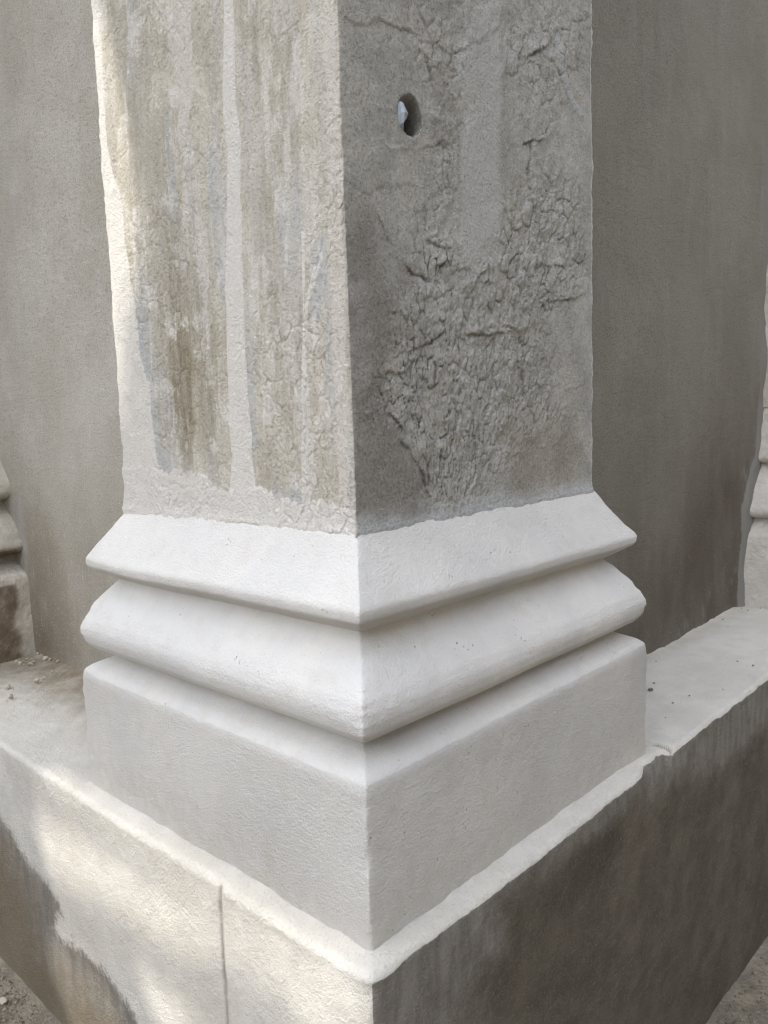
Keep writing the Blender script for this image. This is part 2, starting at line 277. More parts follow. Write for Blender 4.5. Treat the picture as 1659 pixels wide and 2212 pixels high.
class Mat:
    def __init__(s, name, rough=0.9):
        s.m = bpy.data.materials.new(name); s.m.use_nodes = True
        s.n = s.m.node_tree.nodes; s.l = s.m.node_tree.links; s.n.clear()
        s.out = s.n.new('ShaderNodeOutputMaterial'); s.b = s.n.new('ShaderNodeBsdfPrincipled')
        s.b.inputs['Roughness'].default_value = rough
        s.b.inputs['Specular IOR Level'].default_value = 0.25
        s.l.new(s.b.outputs[0], s.out.inputs[0])
        tc = s.n.new('ShaderNodeTexCoord'); s.co = tc.outputs['Object']
        s.nrm = None
    def scaled(s, v):
        mp = s.n.new('ShaderNodeMapping'); mp.inputs['Scale'].default_value = v; s.l.new(s.co, mp.inputs[0]); return mp.outputs[0]
    def noise(s, scale, detail=4, rough=0.55, stretch=None, dist=0.0, ntype=None):
        t = s.n.new('ShaderNodeTexNoise'); t.inputs['Scale'].default_value = scale; t.inputs['Detail'].default_value = detail
        t.inputs['Roughness'].default_value = rough; t.inputs['Distortion'].default_value = dist
        s.l.new(s.scaled(stretch) if stretch else s.co, t.inputs['Vector'])
        return t.outputs['Fac']
    def vor(s, scale, feature='F1', stretch=None, rnd=1.0):
        t = s.n.new('ShaderNodeTexVoronoi'); t.feature = feature; t.inputs['Scale'].default_value = scale
        t.inputs['Randomness'].default_value = rnd
        s.l.new(s.scaled(stretch) if stretch else s.co, t.inputs['Vector'])
        return t.outputs['Distance']
    def attr(s, name):
        t = s.n.new('ShaderNodeAttribute'); t.attribute_name = name; return t.outputs['Fac']
    def math(s, op, a, b=0.0, clamp=False):
        t = s.n.new('ShaderNodeMath'); t.operation = op; t.use_clamp = clamp
        for i, v in enumerate((a, b)):
            if isinstance(v, (int, float)): t.inputs[i].default_value = v
            else: s.l.new(v, t.inputs[i])
        return t.outputs[0]
    def ramp(s, v, lo, hi, a=0.0, b=1.0):
        t = s.n.new('ShaderNodeMapRange'); t.interpolation_type = 'SMOOTHSTEP'
        t.inputs['From Min'].default_value = lo; t.inputs['From Max'].default_value = hi
        t.inputs['To Min'].default_value = a; t.inputs['To Max'].default_value = b
        s.l.new(v, t.inputs['Value']); return t.outputs[0]
    def mix(s, f, a, b, mode='MIX'):
        t = s.n.new('ShaderNodeMix'); t.data_type = 'RGBA'; t.blend_type = mode
        for i, v in ((0, f), (6, a), (7, b)):
            if isinstance(v, (int, float)): t.inputs[i].default_value = v
            elif isinstance(v, tuple): t.inputs[i].default_value = v
            else: s.l.new(v, t.inputs[i])
        return t.outputs[2]
    def edge(s, name, noise, k=0.6, w=0.08):
        """mask attribute with its border broken up by a noise"""
        v = s.math('ADD', s.attr(name), s.math('MULTIPLY', s.math('SUBTRACT', noise, 0.5), k))
        return s.ramp(v, 0.5 - w, 0.5 + w)
    def bump(s, h, dist, strength=1.0):
        t = s.n.new('ShaderNodeBump'); t.inputs['Distance'].default_value = dist; t.inputs['Strength'].default_value = strength
        s.l.new(h, t.inputs['Height'])
        if s.nrm: s.l.new(s.nrm, t.inputs['Normal'])
        s.nrm = t.outputs[0]
    def done(s, col):
        if isinstance(col, tuple): s.b.inputs['Base Color'].default_value = col
        else: s.l.new(col, s.b.inputs['Base Color'])
        if s.nrm: s.l.new(s.nrm, s.b.inputs['Normal'])
        return s.m

def mat_limewash():
    m = Mat('white_limewash', 0.88)
    big = m.noise(9, 3); mid = m.noise(45, 4, 0.6)
    c = m.mix(m.ramp(big, 0.35, 0.68), lin((224, 222, 219)), lin((232, 229, 224)))
    c = m.mix(m.math('MULTIPLY', m.ramp(mid, 0.45, 0.75), 0.35), c, lin((214, 208, 199)))
    c = m.mix(m.math('MULTIPLY', m.attr('dust_tone'), m.ramp(m.noise(70, 5, 0.65), 0.3, 0.6, 0.35, 1.0)), c, lin((196, 184, 164)))
    # pits and grains showing through the wash
    sp = m.ramp(m.vor(330), 0.0, 0.16, 1.0, 0.0); gate = m.ramp(m.noise(60, 2), 0.56, 0.66)
    c = m.mix(m.math('MULTIPLY', m.math('MULTIPLY', sp, gate), 0.55), c, lin((140, 128, 112)))
    pit = m.math('MULTIPLY', m.ramp(m.vor(170), 0.0, 0.20, 1.0, 0.0), m.ramp(m.noise(38, 3), 0.54, 0.64))
    c = m.mix(m.math('MULTIPLY', pit, 0.6), c, lin((158, 146, 128)))
    m.bump(m.math('MULTIPLY', pit, -1.0), 0.0022)
    br = m.noise(150, 3, 0.6, (0.35, 0.35, 1.4)); gr = m.noise(430, 4, 0.75)
    m.bump(m.math('MULTIPLY', m.math('ADD', m.math('MULTIPLY', m.attr('rough'), 1.1), 0.3), m.noise(120, 5, 0.62)), 0.0016)
    m.bump(m.math('MULTIPLY', br, m.math('ADD', m.attr('rough'), 0.1)), 0.0005)
    m.bump(m.math('MULTIPLY', gr, m.math('ADD', m.attr('rough'), 0.5)), 0.0034)
    c = m.mix(m.math('MULTIPLY', m.ramp(gr, 0.52, 0.72), 0.11), c, lin((120, 112, 102)))
    return m.done(c)

def mat_shaft():
    m = Mat('weathered_shaft_plaster', 0.92)
    vs = m.noise(120, 5, 0.65, (1, 1, 0.16)); vs2 = m.noise(48, 4, 0.6, (1, 1, 0.10)); fin = m.noise(210, 5, 0.7); blot = m.noise(26, 5, 0.6)
    ragged = m.math('ADD', m.math('MULTIPLY', vs, 0.6), m.math('MULTIPLY', fin, 0.4))
    side = m.attr('side')      # 0 on the left face, 1 on the right face
    # left face ground colour
    L = m.mix(m.ramp(blot, 0.34, 0.64), lin((194, 188, 177)), lin((212, 207, 197)))
    L = m.mix(m.ramp(vs2, 0.42, 0.66), L, lin((198, 194, 190)))
    L = m.mix(m.math('MULTIPLY', m.ramp(fin, 0.52, 0.70), 0.55), L, lin((150, 142, 128)))
    L = m.mix(m.math('MULTIPLY', m.ramp(m.noise(160, 4, 0.7, (1, 1, 0.5)), 0.56, 0.72), 0.5), L, lin((222, 218, 210)))
    st = m.edge('stain', vs2, 1.0, 0.45)
    L = m.mix(m.math('MULTIPLY', st, m.ramp(vs, 0.30, 0.66, 0.95, 0.35)), L, lin((158, 150, 130)))
    st2 = m.edge('deep', blot, 1.2, 0.5)
    L = m.mix(m.math('MULTIPLY', st2, m.ramp(ragged, 0.34, 0.62, 0.9, 0.3)), L, lin((132, 120, 95)))
    L = m.mix(1.0, L, (1.25, 1.235, 1.19, 1), 'MULTIPLY')
    L = m.mix(m.edge('blue', vs, 1.1, 0.35), L, lin((208, 210, 211)))
    L = m.mix(m.edge('cream', ragged, 0.9, 0.12), L, lin((232, 225, 214)))
    L = m.mix(m.edge('white', ragged, 1.1, 0.17), L, lin((244, 239, 231)))
    # right face
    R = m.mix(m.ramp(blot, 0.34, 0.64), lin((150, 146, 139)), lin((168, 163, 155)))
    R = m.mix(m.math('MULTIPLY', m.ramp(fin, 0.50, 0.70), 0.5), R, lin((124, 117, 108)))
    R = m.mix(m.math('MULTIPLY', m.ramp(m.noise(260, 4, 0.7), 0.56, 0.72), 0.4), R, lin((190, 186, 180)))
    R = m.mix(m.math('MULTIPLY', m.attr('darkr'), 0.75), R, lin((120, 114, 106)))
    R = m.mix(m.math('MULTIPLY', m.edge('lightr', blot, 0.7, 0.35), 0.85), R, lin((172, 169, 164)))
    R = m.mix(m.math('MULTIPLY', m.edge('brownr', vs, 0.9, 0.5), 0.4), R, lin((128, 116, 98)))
    R = m.mix(m.math('MULTIPLY', m.attr('crack'), 0.75), R, lin((66, 62, 56)))  # crevice shade put into the colour, since the relief reads weakly
    R = m.mix(m.math('MULTIPLY', m.edge('scar_light', fin, 0.8, 0.3), 0.75), R, lin((205, 202, 195)))  # pale scars, plus crust and hole-rim highlights put into the colour
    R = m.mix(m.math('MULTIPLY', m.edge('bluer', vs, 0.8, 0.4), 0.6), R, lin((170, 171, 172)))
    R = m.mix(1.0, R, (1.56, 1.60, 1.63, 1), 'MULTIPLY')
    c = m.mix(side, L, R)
    gr = m.noise(360, 4, 0.8)
    m.bump(gr, 0.0045)
    c = m.mix(m.math('MULTIPLY', m.ramp(gr, 0.51, 0.68), m.math('MULTIPLY', m.ramp(side, 0, 1, 0.36, 0.45), m.math('SUBTRACT', 1.0, m.math('MULTIPLY', m.attr('white'), 0.65)))), c, m.mix(side, lin((118, 108, 92)), lin((78, 74, 68))))
    c = m.mix(m.math('MULTIPLY', m.ramp(gr, 0.49, 0.35), 0.20), c, lin((228, 224, 216)))
    m.bump(m.math('MULTIPLY', m.noise(75, 5, 0.65), 1.0), 0.0028)
    return m.done(c)

def mat_wall(name, a, b, low, lowpow, smear, fleck=0.0):
    m = Mat(name, 0.93)
    c = m.mix(m.ramp(m.noise(5.5, 4, 0.6), 0.36, 0.64), lin(a), lin(b))
    c = m.mix(m.math('MULTIPLY', m.ramp(m.noise(26, 5, 0.65, (1, 1, 0.22)), 0.46, 0.72), 0.30), c, lin(smear))
    c = m.mix(m.math('MULTIPLY', m.attr('low'), m.ramp(m.noise(14, 5, 0.6, (1, 1, 0.5)), 0.3, 0.65, 0.7 * lowpow, lowpow)), c, lin(low))
    gr = m.noise(340, 4, 0.8)
    c = m.mix(m.math('MULTIPLY', m.ramp(gr, 0.51, 0.64), 0.75), c, tuple(0.5 * v for v in lin(a)[:3]) + (1,))
    c = m.mix(m.math('MULTIPLY', m.ramp(m.noise(380, 3, 0.7, (1.3, 1.3, 0.7)), 0.56, 0.72), 0.45), c, tuple(min(1, 1.55 * v) for v in lin(b)[:3]) + (1,))
    c = m.mix(1.0, c, (1.4, 1.4, 1.4, 1), 'MULTIPLY')
    c = m.mix(m.edge('patch', m.noise(60, 5, 0.65, (1, 1, 0.4)), 0.9, 0.22), c, lin(smear))
    c = m.mix(m.math('MULTIPLY', m.math('MULTIPLY', m.attr('fleck'), m.ramp(m.noise(300, 3), 0.35, 0.6)), 0.8), c, lin((222, 214, 200)))
    m.bump(gr, 0.0045)
    m.bump(m.noise(14, 5, 0.6, (1, 1, 1.8), 1.2), 0.003)
    sp = m.math('MULTIPLY', m.ramp(m.vor(140), 0.0, 0.14, 1.0, 0.0), m.ramp(m.noise(22, 3), 0.5, 0.62))
    c = m.mix(m.math('MULTIPLY', sp, 0.55), c, lin(smear))
    return m.done(c)

def mat_footing():
    m = Mat('footing_wall_render', 0.9)
    n1 = m.noise(7, 5, 0.6); fin = m.noise(200, 5, 0.7); vs = m.noise(60, 5, 0.65, (1, 1, 0.25)); mid = m.noise(30, 5, 0.65)
    # fresh cream coat
    P = m.mix(m.ramp(n1, 0.36, 0.64), lin((219, 213, 202)), lin((228, 223, 214)))
    P = m.mix(m.math('MULTIPLY', m.ramp(mid, 0.42, 0.68), 0.4), P, lin((205, 201, 195)))
    sp = m.ramp(m.vor(300), 0.0, 0.17, 1.0, 0.0); gate = m.ramp(m.noise(50, 2), 0.52, 0.64)
    P = m.mix(m.math('MULTIPLY', m.math('MULTIPLY', sp, gate), 0.7), P, lin((138, 124, 104)))
    # dark weathered render
    D = m.mix(m.ramp(m.noise(16, 5, 0.62), 0.34, 0.66), lin((84, 77, 67)), lin((100, 93, 82)))
    D = m.mix(m.math('MULTIPLY', m.ramp(vs, 0.48, 0.72), 0.45), D, lin((92, 90, 74)))
    D = m.mix(m.math('MULTIPLY', m.ramp(fin, 0.55, 0.72), 0.45), D, lin((134, 122, 104)))
    D = m.mix(m.math('MULTIPLY', m.edge('mould', m.noise(110, 5, 0.7), 1.6, 0.5), 0.45), D, lin((58, 56, 46)))
    D = m.mix(m.math('MULTIPLY', m.edge('tan', mid, 0.9, 0.5), 0.4), D, lin((118, 104, 82)))
    G = m.mix(m.ramp(vs, 0.36, 0.66), lin((146, 141, 133)), lin((122, 117, 109)))
    G = m.mix(m.math('MULTIPLY', m.ramp(fin, 0.55, 0.7), 0.4), G, lin((180, 175, 166)))
    c = m.mix(m.attr('paint'), D, P) if False else None
    D = m.mix(1.0, D, (1.38, 1.38, 1.38, 1), 'MULTIPLY')
    pm = m.edge('paint', m.math('ADD', m.math('MULTIPLY', mid, 0.5), m.math('MULTIPLY', fin, 0.5)), 1.5, 0.20)
    gm = m.edge('grey', m.math('ADD', m.math('MULTIPLY', vs, 0.3), m.math('MULTIPLY', mid, 0.7)), 1.2, 0.38)
    c = m.mix(gm, D, G)
    c = m.mix(pm, c, P)
    c = m.mix(m.math('MULTIPLY', m.attr('bluegrey'), m.ramp(mid, 0.3, 0.6, 0.5, 0.95)), c, lin((192, 190, 185)))
    c = m.mix(m.math('MULTIPLY', m.attr('dirt'), m.ramp(mid, 0.28, 0.62, 0.55, 1.0)), c, lin((150, 136, 116)))
    c = m.mix(m.math('MULTIPLY', m.attr('crack'), 0.7), c, lin((120, 108, 90)))
    gr = m.noise(400, 4, 0.78)
    m.bump(m.noise(110, 5, 0.62), 0.0022)
    m.bump(gr, 0.0026)
    c = m.mix(m.math('MULTIPLY', m.ramp(gr, 0.52, 0.70), 0.22), c, lin((96, 88, 76)))
    c = m.mix(m.math('MULTIPLY', m.ramp(gr, 0.48, 0.34), 0.14), c, lin((225, 220, 210)))
    return m.done(c)

def mat_simple(name, a, b, scale=40, bscale=200, bd=0.001, rough=0.9, spk=None):
    m = Mat(name, rough)
    c = m.mix(m.ramp(m.noise(scale, 5, 0.65), 0.35, 0.65), lin(a), lin(b))
    if spk: c = m.mix(m.math('MULTIPLY', m.ramp(m.noise(scale * 6, 4, 0.7), 0.55, 0.66), 0.7), c, lin(spk))
    m.bump(m.noise(bscale, 4, 0.7), bd)
    return m.done(c)

LIME = mat_limewash()
SHAFT = mat_shaft()
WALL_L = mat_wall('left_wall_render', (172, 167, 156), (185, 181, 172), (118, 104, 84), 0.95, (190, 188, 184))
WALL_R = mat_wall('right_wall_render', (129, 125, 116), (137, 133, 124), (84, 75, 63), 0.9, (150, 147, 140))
FOOT = mat_footing()
GROUND = mat_simple('gritty_ground', (120, 112, 100), (150, 140, 124), 25, 160, 0.006, 0.95, (168, 158, 140))
OLDPIER = None
PLUG = mat_simple('pale_blue_plug', (150, 160, 170), (172, 180, 188), 60, 300, 0.0006, 0.6)
CRUMB = mat_simple('mortar_crumb', (214, 205, 188), (192, 180, 160), 90, 500, 0.001)
PEB = mat_simple('grey_pebble', (150, 140, 124), (118, 108, 94), 90, 500, 0.001)
FLAKE = mat_simple('plaster_flake', (212, 204, 188), (190, 182, 166), 90, 500, 0.001)
DARKST = mat_simple('dark_stone', (40, 36, 32), (58, 52, 46), 90, 500, 0.001)
BLOCKER = mat_simple('sun_blocker', (92, 100, 96), (84, 90, 88), 40, 300, 0.001)
OPP = mat_simple('blocker_render', (98, 94, 88), (112, 107, 100), 8, 120, 0.003)

# ------------------------------------------------------------------ ground
gx = spacing(-30, 30, 0.012, -1.0, 0.6, 3.0); gy = spacing(-30, 30, 0.012, -0.5, 1.4, 3.0)
GX, GY = np.meshgrid(gx, gy, indexing='ij')
def ground_z(x, y):
    x = np.asarray(x, float); y = np.asarray(y, float)
    return -0.335 - 0.10 * sstep(0.0, 0.62, y + 0.15 * np.clip(x, -1, 1)) + 0.006 * fbm(x * 6, y * 6, seed=3) + 0.003 * fbm(x * 40, y * 40, seed=8)
ground = grid_mesh('ground', np.stack([GX, GY, ground_z(GX, GY)], -1), mat=GROUND)
tag(ground, kind='structure')

# ------------------------------------------------------------------ the low footing wall with its ledge, under the pier and both walls
E1, E2 = 0.0213, 0.0199
edge_l = np.array(sorted(EDGE_L)); edge_r = np.array(EDGE_R)
fp = resample([(0, -0.62), (0, -0.004), (0.004, 0.0), (0.24, 0.0)], 0.0022, 0.0022)
# coarsen the part of the face below the frame
t1 = 1 - (spacing(0, 2.6, 0.0022, 0.0, 0.85, 0.03)[::-1]) / 2.6
t2 = spacing(0, 3.2, 0.0022, 0.0, 1.0, 0.03) / 3.2
def Qfoot(d):
    one = np.ones_like(d)
    return [(-2.58 * one, -E1 + d), (E2 - d, -E1 + d), (E2 - d, 3.18 * one)]
def foot_h(X, Y, Z, sg):
    h = 0.0022 * fbm(X * 9, Y * 9, Z * 9, 3, seed=21) + 0.0009 * fbm(X * 60, Y * 60, Z * 60, 3, seed=22)
    r = Y + E1 > 1e-3
    # traced unevenness of the two front edges: the lip wanders in and out
    near = np.exp(-np.abs(Z) / 0.02)
    l = (sg == 0); rr = (sg == 1)
    wl_ = 0.003 * fbm(X * 14, Y * 0, seed=31) + 0.0008 * fbm(X * 60, Y * 0, seed=33)
    wr_ = 0.0028 * fbm(Y * 10, X * 0, seed=32) + 0.0008 * fbm(Y * 60, X * 0, seed=34)
    wr_ = wr_ - 0.010 * sstep(0.415, 0.435, Y) * (1 - sstep(0.478, 0.500, Y))
    h = h + near * (np.where(l, wl_, wr_) + 0.0008 * fbm(X * 140 + 5, Y * 140, Z * 140, 3, seed=38))
    # corner knocked round
    dc = np.hypot(X - E2, Y + E1)
    h = h - 0.003 * np.exp(-dc / 0.006) * (1 + 0.5 * fbm(Z * 50, Z * 0, seed=35))
    # groove on left face
    gd, _ = line_dist(X, Z, GROOVE)
    h = h - np.where(l, 0.0030 * np.exp(-(gd / 0.0024) ** 2) * (0.75 + 0.5 * fbm(Z * 90, X * 20, seed=36)), 0) * (Z < 0.002)
    # thicker paint coat on the left face
    bl = poly_sd(X, Z, BROWN_LOW)
    h = h + np.where(l, -0.0008 * sstep(-0.008, 0.008, bl + 0.004 * fbm(X * 60, Z * 60, seed=37)), 0)
    return h
def foot_z(X, Y, Z):
    top = sstep(-0.01, -0.002, Z)
    z = 0.0016 * fbm(X * 12, Y * 12, seed=41) + 0.0009 * fbm(X * 70, Y * 70, seed=42)
    d = np.minimum(Y + E1, E2 - X)
    z = z - 0.002 * np.exp(-np.clip(d, 0, 1) / 0.006) * (0.6 + 0.8 * fbm(X * 22, Y * 22, seed=43))
    # raised filler strip along the foot of the left wall
    z = z + 0.004 * sstep(YW - 0.045, YW - 0.004, Y) * (X < -0.46)
    # broken piece on the right-hand edge
    cd, cs = line_dist(X, Y, CHIPCRACK)
    z = z - 0.0035 * np.exp(-(cd / 0.002) ** 2) - 0.0025 * np.exp(-(cd / 0.02) ** 2) * (Y < 0.5) * (Y > 0.40)
    # hand trowelled fillet where the block meets the ledge
    db = np.hypot(np.maximum(np.maximum(X, -W1 - X), 0), np.maximum(np.maximum(-Y, Y - W2), 0))
    z = z + (0.0025 + 0.0020 * fbm(X * 40, Y * 40, seed=44, oct=4)) * np.exp(-db / 0.0035)
    z = z + (0.0030 + 0.003 * fbm(X * 30, Y * 30, seed=45, oct=4)) * np.exp(-np.clip(np.where(X < -0.455, YW - Y, np.where(Y > W2 + 0.005, X - XW, 1.0)), 0, 1) / 0.005) * (db > 0.01)
    return z * top
fp2 = fp[::-1][::-1]
P, X, Y, Z, sg = sweep(Qfoot, [t1, t2], fp[:, 0], fp[:, 1], foot_h, foot_z)
vert = sstep(0.0025, 0.0005, np.minimum(Y + E1, E2 - X)) if False else (np.minimum(Y + E1, E2 - X) < 0.0015).astype(float)
l = (sg == 0)
jag = 0.004 * fbm(X * 50 + Y * 50, Z * 50, seed=51) + 0.002 * fbm(X * 160 + Y * 160, Z * 160, seed=52)
bl = poly_sd(X, Z, BROWN_LOW) + jag
paint = np.where(vert > 0, np.where(l, 1 - sstep(-0.05, 0.035, bl), 0.0), 1.0)
paint = np.where((vert > 0) & (~l), sstep(0.030, 0.004, Y + 0.008 + jag * 2) * sstep(-0.05, -0.012, Z + jag) * 0 + 0.0, paint)
paint = np.where((vert > 0) & (~l), sstep(-0.006, -0.003, Z + 0.0030 * fbm(Y * 30, Z * 0, seed=55, oct=5, gain=0.6)), paint)
gb = poly_sd(Y, Z, GREYBAND)
grey = np.where(vert > 0, np.where(l, 0.75 * sstep(0.16, -0.02, bl), sstep(-0.05, 0.03, gb + jag * 4)), 0)
grey = np.where((vert > 0) & (~l), np.maximum(grey, 0.75 * sstep(0.20, 0.02, Y + jag * 8 + 0.25 * (Z + 0.1))), grey)
mould = np.where((vert > 0) & (~l), sstep(-0.03, 0.02, poly_sd(Y, Z, MOULD)), 0)
tan = np.where((vert > 0) & l, 1.0, 0)
bgm = np.where((vert > 0) & l, 0.55 * sstep(-0.02, 0.02, poly_sd(X, Z, GREY_LOW) + jag), 0)
top = 1 - vert
dirt = top * l * sstep(0.15, 0.01, YW - Y + jag * 5) * sstep(-0.44, -0.50, X)
dirt = np.maximum(dirt, top * l * 0.7 * sstep(-0.80, -0.95, X) * sstep(0.02, 0.08, Y))
dirt = np.maximum(dirt, top * (~l) * 0.30 * sstep(0.05, 0.0, X - XW) * (Y > 0.47))
gd, _ = line_dist(X, Z, GROOVE); cd, _ = line_dist(X, Y, CHIPCRACK)
crack = np.where((vert > 0) & l, np.exp(-(gd / 0.0018) ** 2), 0) * 0.8
crack = np.maximum(crack, np.where((top > 0) & (~l), np.exp(-(cd / 0.0016) ** 2), 0))
foot = grid_mesh('footing_wall', P, dict(paint=paint, grey=grey, mould=mould, tan=tan, bluegrey=bgm, dirt=dirt, crack=crack), FOOT, flip=False)
tag(foot, 'low footing wall turning a corner under the pier, cream coated on its left side, dark brown on its right side, with a pale ledge on top', 'footing wall')

# ------------------------------------------------------------------ main pier
pier = empty('pier', (-W1 / 2, W2 / 2, 0))
tag(pier, 'large square plastered pier with white mouldings at its foot, cracked shaft with a small hole', 'pier')
inv = Matrix.Translation(-pier.location)
def under(o, parent):
    o.parent = parent; o.matrix_parent_inverse = Matrix.Translation(-Vector(parent.location)); return o

def Qpier(yb=YW + 0.02, xb=XW - 0.02):
    def Q(d):
        one = np.ones_like(d)
        return [(-W1 + d, yb * one), (-W1 + d, d), (-d, d), (-d, W2 - d), (xb * one, W2 - d)]
    return Q
def tsub(L, st): return np.linspace(0, 1, max(2, int(L / st) + 1))

def corner_round(X, Y, corners, r, amp):
    h = 0
    for cx, cy in corners:
        h = h - amp * np.exp(-np.hypot(X - cx, Y - cy) / r)
    return h

def moulding(name, prof, step, rnd, seed, wave, rough, parent, ends_low=0.0, corner=(0.004, 0.002), dust_tone=None, zwave=0.0016):
    pr = resample(prof, step, rnd)
    ts = [tsub(0.2, 0.004), tsub(W1, 0.0016), tsub(W2, 0.0016), tsub(0.2, 0.004)]
    dmid = float(np.mean(pr[:, 0]))
    def hf(X, Y, Z, sg):
        h = wave * fbm(X * 7 + 3.1, Y * 7, Z * 5, 2, seed=seed) + wave * 0.4 * fbm(X * 28, Y * 28, Z * 20, 2, seed=seed + 1) + 0.00035 * fbm(X * 130, Y * 130, Z * 130, 2, seed=seed + 2)
        prof_d = np.broadcast_to(pr[:, 0][None, :], X.shape)
        for k, (cx, cy) in enumerate(((-W1, 0), (0, 0), (0, W2))):
            sx = {0: 1, 1: -1, 2: -1}[k]; sy = {0: 1, 1: 1, 2: -1}[k]
            dc = np.hypot(X - (cx + sx * prof_d), Y - (cy + sy * prof_d))
            chip = 0.6 + 0.9 * np.clip(fbm(Z * 55, Z * 0 + k * 7.3, seed=seed + 4, oct=4) * 1.3 - 0.1, -0.45, 0.9)
            h = h - corner[1] * chip * np.exp(-dc / corner[0])
        return h
    def zf(X, Y, Z):
        w = zwave * fbm(X * 6, Y * 6, seed=seed + 7, oct=2) + zwave * 0.3 * fbm(X * 30, Y * 30, seed=seed + 8, oct=2)
        return w
    P, X, Y, Z, sg = sweep(Qpier(), ts, pr[:, 0], pr[:, 1], hf, zf)
    attrs = dict(rough=rough(X, Y, Z, sg), dust_tone=(dust_tone(X, Y, Z, sg) if dust_tone else 0 * Z))
    return under(grid_mesh(name, P, attrs, LIME, flip=True), parent)

rn = lambda X, Y, Z, f, seed: fbm(X * f, Y * f, Z * f, 2, seed=seed) * 0.5 + 0.5
# plinth block: vertical face, rounded edge, weathered slope rising to the neck under the torus
moulding('plinth_block', [(0.034, 0.1545), (0.028, 0.1485), (0.009, 0.1395), (0.0015, 0.1335), (0.0, 0.127), (0.0, -0.006)], 0.0016, 0.0035, 100, 0.0012,
         lambda X, Y, Z, sg: 0.25 + 0.55 * rn(X, Y, Z, 9, 5) * (Z < 0.133), pier, corner=(0.004, 0.0022),
         dust_tone=lambda X, Y, Z, sg: np.where(Z < 0.130, 0.06 + 0.12 * rn(X, Y, Z, 8, 77) + 0.22 * sstep(0.07, 0.0, Z), 0.10 * rn(X, Y, Z, 20, 7)) + 0.30 * np.exp(-np.abs(Z - 0.152) / 0.004))
# torus: slopes out from the neck and rolls under
moulding('torus_moulding', [(0.036, 0.240), (0.034, 0.2345), (0.022, 0.2205), (0.0105, 0.2060), (0.0035, 0.1945), (0.0006, 0.1855), (0.0002, 0.1775), (0.0022, 0.1690), (0.0085, 0.1615), (0.0190, 0.1560), (0.0300, 0.1500), (0.036, 0.149)],
         0.0013, 0.003, 200, 0.0011, lambda X, Y, Z, sg: 0.12 + 0.75 * sstep(0.195, 0.175, Z) * rn(X, Y, Z, 14, 8), pier, corner=(0.008, 0.0042),
         dust_tone=lambda X, Y, Z, sg: 0.25 * sstep(0.225, 0.238, Z) * rn(X, Y, Z, 12, 9) + 0.2 * sstep(0.16, 0.15, Z))
# upper moulding: slope from the shaft down to a thin lip
moulding('lip_moulding', [(0.052, 0.3195), (0.0450, 0.3140), (0.0300, 0.2900), (0.0105, 0.2620), (0.0095, 0.2590), (0.0105, 0.2515), (0.0130, 0.2490), (0.0280, 0.2400), (0.0370, 0.2355)],
         0.0013, 0.0018, 300, 0.0009, lambda X, Y, Z, sg: 0.10 + 0.5 * sstep(0.262, 0.25, Z) + 0.35 * (sg == 2) * rn(X, Y, Z, 12, 9), pier, corner=(0.003, 0.0020),
         dust_tone=lambda X, Y, Z, sg: 0.04 + 0.10 * rn(X, Y, Z, 15, 12) + 0.25 * sstep(0.310, 0.316, Z) * rn(X, Y, Z, 60, 13))

